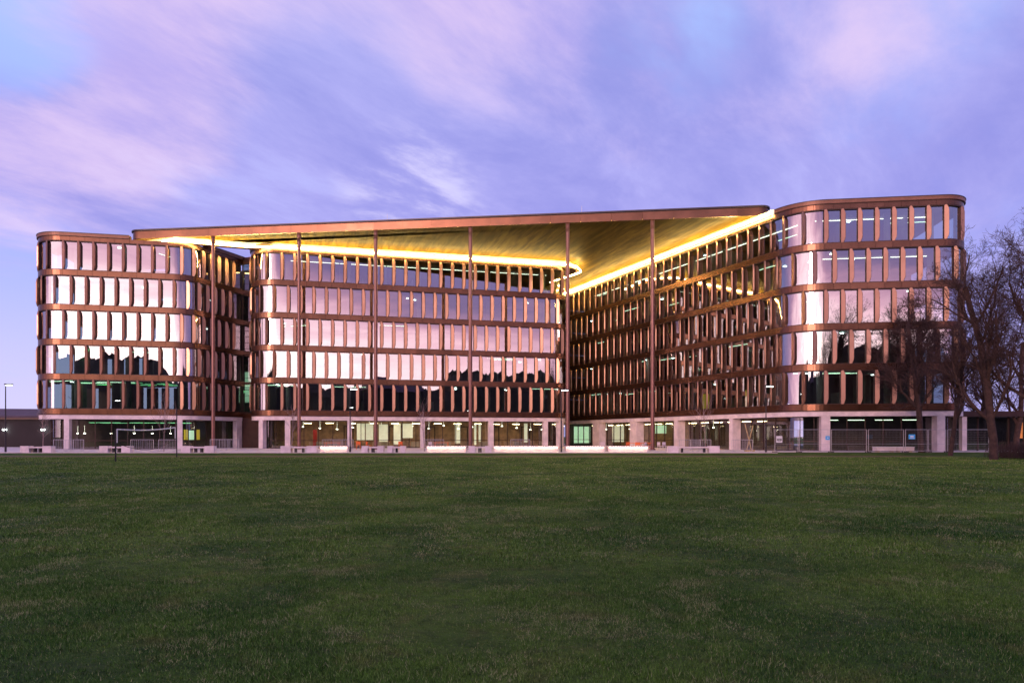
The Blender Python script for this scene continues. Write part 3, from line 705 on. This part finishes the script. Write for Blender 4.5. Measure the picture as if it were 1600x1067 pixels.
def bench(x, y, L, rz=0, label=''):
    r = empty('concrete_bench', (x, y, 0)); r.rotation_euler.z = rz; e_ = min(.9, L * .28)
    for s in (-1, 1):
        m = MB(); c = s * (L / 2 - e_ / 2); m.prism([(c - e_ / 2, -.3), (c + e_ / 2, -.3), (c + e_ / 2, .3), (c - e_ / 2, .3)], .004, .56); m.build('end_block', CONC, r)
    MB().box(-L / 2 + e_ + .002, -.28, .38, L / 2 - e_ - .002, .28, .50).build('seat', CONC, r)
    MB().box(-L / 2 + e_ + .3, -.2, .004, -L / 2 + e_ + .42, .2, .378).build('leg', BLACKM, r); MB().box(L / 2 - e_ - .42, -.2, .004, L / 2 - e_ - .3, .2, .378).build('leg', BLACKM, r)
    return tag(r, label, 'bench', 'pale concrete benches on the plaza')
for a, b, lb in ((35, 83, 'pale concrete bench at the left end of the plaza under the first bare sapling'), (158, 206, 'pale concrete bench left of the volleyball net post'),
                 (285, 336, 'pale concrete bench in front of the first canopy column'), (440, 496, 'pale concrete bench in front of the second canopy column'),
                 (566, 600, 'short pale concrete bench at the foot of the third canopy column'), (606, 634, 'short pale concrete bench in front of the lit entrance blinds'),
                 (732, 768, 'pale concrete bench at the foot of the fourth canopy column'), (1043, 1123, 'long pale concrete bench with angled ends by the sapling at the right wing')):
    q = XY((a + b) / 2, 59.2); bench(q[0], q[1], (b - a) / F * 59.2, 0, lb)
def planter(a, b, lb):
    q = XY((a + b) / 2, 62.0); L = (b - a) / F * 62.0; r = empty('planter_wall', (q[0], q[1], 0))
    MB().box(-L / 2, -.25, .004, L / 2, 1.2, .42).build('body', CONC, r); MB().box(-L / 2 - .05, -.33, .425, L / 2 + .05, 1.25, .52).build('coping', CONC, r)
    MB().box(-L / 2 + .1, -.30, .385, L / 2 - .1, -.26, .42).build('led_strip', LEDB, r)
    tag(r, lb, 'planter', 'low lit planter walls on the plaza')
for a, b, lb in ((501, 544, 'low planter wall with warm light under its coping beneath the crowd barrier'), (667, 728, 'low lit planter wall left of the fourth canopy column'),
                 (772, 872, 'longest low lit planter wall, before the right end of the middle block'), (884, 944, 'low lit planter wall right of the fifth canopy column'),
                 (950, 1012, 'low lit planter wall below the orange tables')): planter(a, b, lb)
# crowd barriers
def barrier():
    r = empty('crowd_barrier', (0, 0, 0)); L = 1.9
    m = MB()
    for z_ in (.18, 1.08): m.tube((-L / 2, 0, z_), (L / 2, 0, z_), .022, k=6)
    for s in (-1, 1): m.tube((s * L / 2, 0, .1), (s * L / 2, 0, 1.08), .022, k=6)
    m.build('frame', STEEL, r)
    for i in range(11): MB().tube((-L / 2 + L * (i + 1) / 12, 0, .18), (-L / 2 + L * (i + 1) / 12, 0, 1.08), .012, k=5).build('bar', STEEL, r)
    for s in (-1, 1): MB().box(s * .75 - .03, -.3, .004, s * .75 + .03, .3, .05).build('foot', STEEL, r)
    return r
b0 = barrier(); first = True
for X_, dpt, rz, lb in ((99, 65, 0, 'steel crowd barrier before the leftmost concrete pier'), (115, 65, 0, 'steel crowd barrier just right of the leftmost pier'),
                        (222, 64, .3, 'steel crowd barrier hanging left of the net, turned away'), (262, 64, -.15, 'steel crowd barrier left of the tall pole'),
                        (343, 69, 0, 'steel crowd barrier immediately right of the first canopy column'), (358, 69, .05, 'steel crowd barrier beside the brown link wall'),
                        (519, 65, 0, 'steel crowd barrier before the orange stacks'), (536, 65, 0, 'steel crowd barrier left of the lamp post at the middle block'),
                        (678, 66, .2, 'steel crowd barrier behind the lit planter in the middle'), (813, 68, 0, 'steel crowd barrier before the brick coloured shopfront'),
                        (1078, 64, 0, 'steel crowd barrier left of the sapling at the right wing'), (1095, 64, .0, 'steel crowd barrier behind the sapling at the right wing'),
                        (1160, 62.5, 0, 'steel crowd barrier around the crossed timber posts')):
    o = b0 if first else copy_tree(b0); first = False
    q = XY(X_, dpt); o.location = (q[0], q[1], 0); o.rotation_euler.z = rz; tag(o, lb, 'barrier', 'steel crowd barriers on the plaza')
# mesh site fencing
def fpanel(L):
    r = empty('fence_panel', (0, 0, 0)); m = MB()
    for z_ in (.15, 2.0): m.tube((-L / 2, 0, z_), (L / 2, 0, z_), .021, k=6)
    m.tube((-L / 2, 0, .75), (L / 2, 0, .75), .012, k=5)
    for s in (-1, 1): m.tube((s * L / 2, 0, .02), (s * L / 2, 0, 2.0), .024, k=6)
    m.build('frame', STEEL, r); m = MB(); k = int(L / .12)
    for i in range(1, k): m.tube((-L / 2 + L * i / k, 0, .15), (-L / 2 + L * i / k, 0, 2.0), .0022, k=3, caps=False)
    for i in range(1, 9): m.tube((-L / 2, 0, .15 + i * .2), (L / 2, 0, .15 + i * .2), .0022, k=3, caps=False)
    tag(m.build('wire_mesh', STEEL, r), kind='stuff')
    MB().box(-L / 2 - .12, -.35, -.02, -L / 2 + .1, .35, .11).build('foot', SLAB, r); return r
for X0, X1, lb in ((1211, 1247, 'wire fence panel carrying the white notice'), (1249, 1297, 'wire fence panel left of the corner pier'), (1299, 1354, 'wire fence panel right of the pier with the small blue sign'),
                   (1357, 1412, 'wire fence panel in front of the pale boxes'), (1415, 1449, 'wire fence panel carrying the larger blue sign'), (1451, 1478, 'short wire fence panel before the rightmost pier'),
                   (1481, 1545, 'wire fence panel at the far right between two tree trunks')):
    q0, q1 = XY(X0, 59.5), XY(X1, 59.5); r = fpanel(q1[0] - q0[0]); r.location = ((q0[0] + q1[0]) / 2, 59.5, -.02); tag(r, lb, 'fence panel', 'wire fence panels around the right corner')
def sign(px0, px1, y0, y1, m, lb, text, tcol):
    d = 59.4; a, b = XY(px0, d)[0], XY(px1, d)[0]; z1 = EYE + (682 - y0) / F * d; z0 = EYE + (682 - y1) / F * d; cx = (a + b) / 2
    r = empty('notice_board', (cx, d, z0)); MB().box(-(b - a) / 2, -.015, 0, (b - a) / 2, .015, z1 - z0).build('board', m, r)
    mb = MB(); W_ = (b - a); H_ = z1 - z0
    for i, (f0, f1, zz, hh) in enumerate(text): mb.box(-W_ / 2 + f0 * W_, -.022, zz * H_, -W_ / 2 + f1 * W_, -.016, (zz + hh) * H_)
    mb.build('print', tcol, r); tag(r, lb, 'sign')
sign(1213, 1222.5, 681, 691.5, WHITEP, 'white notice with a dark line of print hung on the wire fencing', [(.12, .88, .52, .07), (.1, .45, .36, .12), (.52, .9, .36, .12), (.2, .8, .22, .05)], BLACKM)
sign(1290, 1296.5, 681, 687, BLUEP, 'small blue notice on the fencing in front of the corner pier', [(.3, .7, .4, .22)], WHITEP)
sign(1420, 1430, 678.5, 686, BLUEP, 'larger blue notice on the fencing left of the tree trunk', [(.25, .75, .42, .3), (.15, .85, .15, .08)], WHITEP)
# pale boxes behind the fence
for X0, X1, lb in ((1368, 1400, 'pale long crate behind the fence, left one'), (1401, 1428, 'pale long crate behind the fence, right one beside the trunk')):
    q0, q1 = XY(X0, 61), XY(X1, 61); r = empty('storage_crate', ((q0[0] + q1[0]) / 2, 61.2, 0)); L = q1[0] - q0[0]
    MB().box(-L / 2, -.3, .08, L / 2, .3, .42).build('body', CONC, r); MB().box(-L / 2 - .03, -.33, .425, L / 2 + .03, .33, .47).build('lid', WHITEP, r)
    for s in (-.35, .35): MB().box(s * L - .06, -.28, .004, s * L + .06, .28, .078).build('skid', WOODY, r)
    tag(r, lb, 'crate', 'pale crates behind the fence')
# orange tables and stools
def table(x, y, lb):
    r = empty('cafe_table', (x, y, 0)); MB().box(-.8, -.4, .72, .8, .4, .77).build('tabletop', ORANGE, r)
    for sx in (-1, 1):
        for sy in (-1, 1): MB().tube((sx * .7, sy * .32, .004), (sx * .66, sy * .3, .72), .025, k=6).build('leg', ORANGE, r)
    tag(r, lb, 'table', 'orange tables')
def chair(x, y, rz, lb, m=ORANGE):
    r = empty('cafe_chair', (x, y, 0)); r.rotation_euler.z = rz; MB().box(-.22, -.22, .43, .22, .22, .47).build('seat', m, r); MB().box(-.22, .19, .55, .22, .23, .85).build('backrest', m, r)
    for sx in (-1, 1):
        MB().tube((sx * .19, -.19, .004), (sx * .19, -.19, .43), .016, k=5).build('leg', m, r); MB().tube((sx * .19, .21, .004), (sx * .19, .21, .85), .016, k=5).build('leg', m, r)
    tag(r, lb, 'chair', 'chairs on the plaza')
for X_, d, lb in ((991, 67, 'orange table left of the last canopy column'), (1004, 68, 'orange table nearest the last canopy column'), (519, 70, 'orange table behind the barrier near the second column'), (690, 72, 'orange table right of the middle planter')):
    q = XY(X_, d); table(q[0], q[1], lb)
for X_, d, rz, m, lb in ((983, 66, .4, ORANGE, 'orange chair at the left end of the orange tables'), (997, 65.5, 2.8, ORANGE, 'orange chair in front of the orange tables'), (1012, 64, 1.0, CONC, 'pale chair between orange tables and last canopy column'),
                     (943, 68, .2, CONC, 'pale chair beside the revolving entrance'), (1032, 66, 2.0, CONC, 'pale chair right of the last canopy column'), (1040, 65, .6, CONC, 'pale chair left of the long bench'),
                     (560, 72, .3, ORANGE, 'orange chair under the left lit blind'), (576, 72, 1.4, ORANGE, 'orange chair under the right lit blind'), (626, 73, .3, ORANGE, 'orange chair by the entrance doors'), (674, 70, .8, CONC, 'pale chair at the middle planter')):
    q = XY(X_, d); chair(q[0], q[1], rz, lb, m)
# crossed posts
q = XY(1171, 63); r = empty('crossed_posts', (q[0], q[1], 0)); tag(r, 'two crossed pale timber posts standing behind the barrier right of the long bench', 'posts')
MB().tube((-.42, 0, 2.6), (.22, 0, .01), .045, k=6).build('post', WOODY, r); MB().tube((.38, .12, 2.4), (-.24, .12, .01), .045, k=6).build('post', WOODY, r); MB().box(-.4, -.3, .004, .4, .3, .16).build('base', WOODY, r)
# volleyball net
a, b = np.array(XY(180.5, 41)), np.array(XY(276, 50.5)); r = empty('volleyball_net', (a[0], a[1], -.15)); tag(r, 'sagging volleyball net with white top tape between two dark posts on the lawn', 'net')
dv = Vector((b[0] - a[0], b[1] - a[1], 0))
MB().tube((0, 0, 0), (0, 0, 1.98), .045, k=8).build('post', BLACKM, r); MB().tube(dv, dv + Vector((0, 0, 3.6)), .04, k=8).build('post', BLACKM, r)
m = MB(); pts = [dv * t + Vector((0, 0, 1.95 + .25 * t - .12 * math.sin(math.pi * t))) for t in np.linspace(.02, .97, 12)]
for p_, q_ in zip(pts, pts[1:]): m.tube(p_, q_, .045, k=6)
m.tube(pts[0], pts[0] - Vector((0, 0, .8)), .035, k=5); m.tube(pts[-1], pts[-1] - Vector((0, 0, .8)), .035, k=5); m.build('top_tape', WHITEP, r)
m = MB(); bot = [p_ - Vector((0, 0, .85 + .45 * math.sin(math.pi * t))) for p_, t in zip(pts, np.linspace(0, 1, 12))]
for p_, q_ in zip(bot, bot[1:]): m.tube(p_, q_, .02, k=4)
for i in range(11):
    for f in np.linspace(0, 1, 8): m.tube(pts[i].lerp(pts[i + 1], f), bot[i].lerp(bot[i + 1], f), .004, k=3, caps=False)
    for f in np.linspace(.1, .9, 7): m.tube(pts[i].lerp(bot[i], f), pts[i + 1].lerp(bot[i + 1], f), .004, k=3, caps=False)
tag(m.build('netting', BLACKM, r), kind='stuff')

# ------------------------------------------------------------------ bare trees
def skel(rg, h, r0, levels, spread, first, kids, upk=.25, base_dir=(0, 0, 1), lf=.38):
    segs = [[] for _ in range(levels + 1)]
    def grow(p, d, L, r, lv):
        n = max(3, int(L / (.55 if lv < 2 else .35)));  n = min(n, 9); st_ = L / n; pts = [(p.copy(), r)]
        for i in range(n):
            d = (d + np.array([rg.gauss(0, .055 if lv == 0 else .10 + .05 * lv) for _ in range(3)]) + np.array((0, 0, upk * .18))); d /= np.linalg.norm(d)
            q = p + d * st_; r1 = r * (1 - .62 / n) if lv else r * (1 - .5 / n); segs[lv].append((p, q, r, r1)); p = q; r = r1; pts.append((p.copy(), r, d.copy()))
        if lv >= levels: return
        k = kids[lv]
        for j in range(k):
            f = first[lv] + (1 - first[lv]) * (j + rg.random()) / k; i = min(n, max(1, int(f * n + .5))); pp, rr_, dd = pts[i]
            ax = np.cross(dd, np.array([rg.gauss(0, 1) for _ in range(3)])); ax /= np.linalg.norm(ax) + 1e-9
            ang = spread[lv] * rg.uniform(.7, 1.25); nd = dd * math.cos(ang) + ax * math.sin(ang)
            if nd[2] < -.15: nd[2] *= -.4
            nd /= np.linalg.norm(nd); grow(pp.copy(), nd, L * (rg.uniform(.42, .66) if lv else lf * rg.uniform(.8, 1.2) * (1.35 - .75 * f)), rr_ * rg.uniform(.36, .56), lv + 1)
    bd = np.array(base_dir, float); grow(np.zeros(3), bd / np.linalg.norm(bd), h, r0, 0); return segs
def tubes(name, segs, k, m, parent, rmin):
    if not segs: return
    A = np.array([s[0] for s in segs]); B = np.array([s[1] for s in segs]); r0 = np.maximum([s[2] for s in segs], rmin); r1 = np.maximum([s[3] for s in segs], rmin)
    D = B - A; D /= np.linalg.norm(D, axis=1)[:, None]; ref = np.where(np.abs(D[:, 2:3]) > .8, np.array([[1., 0, 0]]), np.array([[0, 0, 1.]]))
    U = np.cross(D, ref); U /= np.linalg.norm(U, axis=1)[:, None]; W = np.cross(D, U); n = len(A); th = np.arange(k) * 2 * np.pi / k
    ring = U[:, None, :] * np.cos(th)[None, :, None] + W[:, None, :] * np.sin(th)[None, :, None]
    V = np.concatenate([A[:, None] + ring * r0[:, None, None], B[:, None] + D[:, None] * (r1[:, None, None] * .5) + ring * r1[:, None, None]], 1).reshape(-1, 3)
    fi = np.array([(i, (i + 1) % k, k + (i + 1) % k, k + i) for i in range(k)]); Fa = (fi[None] + (np.arange(n) * 2 * k)[:, None, None]).reshape(-1, 4)
    me = bpy.data.meshes.new(name); me.vertices.add(len(V)); me.vertices.foreach_set('co', V.astype(np.float32).ravel())
    me.loops.add(Fa.size); me.loops.foreach_set('vertex_index', Fa.astype(np.int32).ravel()); me.polygons.add(len(Fa)); me.polygons.foreach_set('loop_start', np.arange(0, Fa.size, 4, dtype=np.int32))
    me.update(); me.materials.append(m)
    for p_ in me.polygons: p_.use_smooth = True
    return link(name, me, parent)
def tree(x, y, z, seed, h, r0, label, levels=4, trunk_frac=.22, kids=(11, 7, 6, 5), spread=(.75, .7, .75, .8), first=(.2, .2, .15, .1), up=.5, m=BARK, mt=TWIG, rmin=.010, group=None, name='bare_tree', lf=.36):
    r = empty(name, (x, y, z)); s = skel(random.Random(seed), h, r0, levels, spread, (trunk_frac,) + first[1:], kids, up, lf=lf)
    tubes('trunk', s[0], 10, m, r, rmin); tag(tubes('limbs', s[1] + (s[2] if levels > 2 else []), 6, m, r, rmin), kind='stuff')
    tw = [q for l in s[3:] for q in l] if levels > 2 else (s[2] if levels > 1 else [])
    if tw: tag(tubes('twigs', tw, 3, mt, r, rmin), kind='stuff')
    return tag(r, label, 'tree', group)
q = XY(1440, 60); tree(q[0], q[1], -.05, 11, 11.5, .27, 'bare tree directly in front of the right corner of the office block, behind the fence', kids=(17, 7, 6, 5, 2), levels=5, trunk_frac=.26, spread=(.75, .65, .7, .8, .8), first=(.2, .2, .15, .1, .1), lf=.30, rmin=.009)
q = XY(1485, 54); tree(q[0], q[1], -.15, 23, 8.5, .19, 'smaller forked bare tree standing on the lawn before the fence', kids=(14, 7, 5, 4, 3), levels=5, trunk_frac=.3, spread=(.6, .65, .7, .8, .8), first=(.2, .2, .15, .1, .1), lf=.36, rmin=.009)
q = XY(1553, 45); tree(q[0], q[1], -.15, 5, 11.5, .27, 'large spreading bare tree nearest to the camera at the right edge', kids=(15, 8, 5, 4, 3), levels=5, trunk_frac=.2, spread=(.62, .65, .7, .8, .8), first=(.2, .2, .15, .1, .1), lf=.37, rmin=.007)
q = XY(1632, 43); tree(q[0], q[1], -.15, 8, 13.5, .33, 'tallest bare tree cut off by the right edge of the picture', kids=(15, 8, 5, 4, 3), levels=5, trunk_frac=.2, spread=(.65, .7, .7, .8, .8), first=(.2, .2, .15, .1, .1), lf=.33, rmin=.007)
q = XY(1535, 72); tree(q[0], q[1], 0, 31, 9.5, .28, 'bare tree farther back beside the glazed annex', kids=(13, 7, 6, 4), rmin=.012)
q = XY(1588, 66); tree(q[0], q[1], 0, 32, 10.5, .28, 'bare tree farther back in front of the small house', kids=(13, 7, 6, 4), rmin=.012)
# saplings with pale bark
for X_, d, sd_, h, lb in ((67, 62, 1, 3.2, 'bare sapling behind the leftmost bench'), (256, 62, 2, 4.4, 'thin bare sapling behind the volleyball net'), (455, 63, 3, 3.6, 'bare sapling left of the second canopy column'),
                      (663, 63, 4, 3.8, 'bare sapling at the middle of the plaza'), (1102, 61, 6, 4.6, 'bare sapling with upswept branches before the right wing')):
    q = XY(X_, d); tree(q[0], q[1], 0, sd_ + 40, h, .035, lb, levels=2, trunk_frac=.3, kids=(12, 4), spread=(.55, .5), first=(.3, .3), up=.6, m=PALEBARK, mt=PALEBARK, rmin=.008, name='sapling', group='saplings on the plaza')
# hedge / thicket at the right edge
def thicket(name, x0, x1, y0, y1, n, h, label, seed):
    rg = random.Random(seed); segs = []
    for _ in range(n):
        p = np.array((rg.uniform(x0, x1), rg.uniform(y0, y1), -.1)); d = np.array((rg.gauss(0, .25), rg.gauss(0, .25), 1.0)); L = h * rg.uniform(.6, 1.1)
        for i in range(4):
            d = d + np.array([rg.gauss(0, .25) for _ in range(3)]); d /= np.linalg.norm(d); d[2] = abs(d[2]); q_ = p + d * L / 4; segs.append((p, q_, .012, .009)); p = q_
    o = tubes(name, segs, 3, TWIG, None, .006); tag(o, label, 'shrub', kind='stuff'); return o
q0 = XY(1568, 47)[0]; thicket('thicket', q0, q0 + 5, 46, 49, 900, 1.2, 'dense leafless thicket at the foot of the rightmost tree', 3)
q = XY(38, 100); tree(q[0], q[1] + 12, 0, 51, 8.0, .2, 'bare tree crown rising behind the low dark building', levels=3, kids=(10, 6, 5), spread=(.7, .7, .7), first=(.3, .2, .1), rmin=.03)

# ------------------------------------------------------------------ beyond the camera: wood and houses mirrored in the glass
rg = random.Random(9); mb = MB(); TW = mat('far_wood', (.035, .03, .025), .9, 0, .4, .3)
def blob(cx, cy, cz, rx, rz_):
    n = len(mb.V); A_, B_ = 10, 7
    for i in range(B_ + 1):
        ph = math.pi * i / B_
        for j in range(A_):
            th = 2 * math.pi * j / A_; k = 1 + rg.uniform(-.10, .10); mb.V.append((cx + rx * k * math.sin(ph) * math.cos(th), cy + rx * k * math.sin(ph) * math.sin(th), cz + rz_ * k * math.cos(ph)))
    for i in range(B_):
        for j in range(A_): mb.F.append((n + i * A_ + j, n + i * A_ + (j + 1) % A_, n + (i + 1) * A_ + (j + 1) % A_, n + (i + 1) * A_ + j))
for i in range(190):
    X_ = -130 + 270 * i / 190 + rg.uniform(-2, 2)
    hh = (23 if X_ < -52 else 17.5 if X_ < 52 else 24) + rg.uniform(-1.2, .6); blob(X_, -62 + rg.uniform(-4, 4), hh * .47, rg.uniform(4.5, 7.5), hh * .53); blob(X_, -58, 1.5, 4.5, 5)
tag(mb.build('wood', TW), 'dark wood on the far side of the field behind the photographer', 'wood', kind='stuff')
for i, (X_, wd, hh, lb) in enumerate(((-18, 14, 15, 'plain house behind the photographer, left one'), (26, 18, 16, 'plain house behind the photographer, right one'))):
    r = empty('field_house', (X_, -50, -.15)); MB().box(-wd / 2, -5, 0, wd / 2, 5, hh).build('wall', HOUSE, r)
    m = MB(); m.V = [(-wd / 2 - .4, -5.4, hh), (wd / 2 + .4, -5.4, hh), (wd / 2 + .4, 5.4, hh), (-wd / 2 - .4, 5.4, hh), (-wd / 2 - .4, 0, hh + 3.4), (wd / 2 + .4, 0, hh + 3.4)]
    m.F = [(0, 1, 5, 4), (2, 3, 4, 5), (0, 4, 3), (1, 2, 5), (3, 2, 1, 0)]; m.build('roof', HROOF, r)
    for k in range(4): MB().box(-wd / 2 + 1.5 + k * wd / 4.4, 5.0, 1.2, -wd / 2 + 2.8 + k * wd / 4.4, 5.04, 2.7).build('window', GLASSG, r)
    tag(r, lb, 'house')
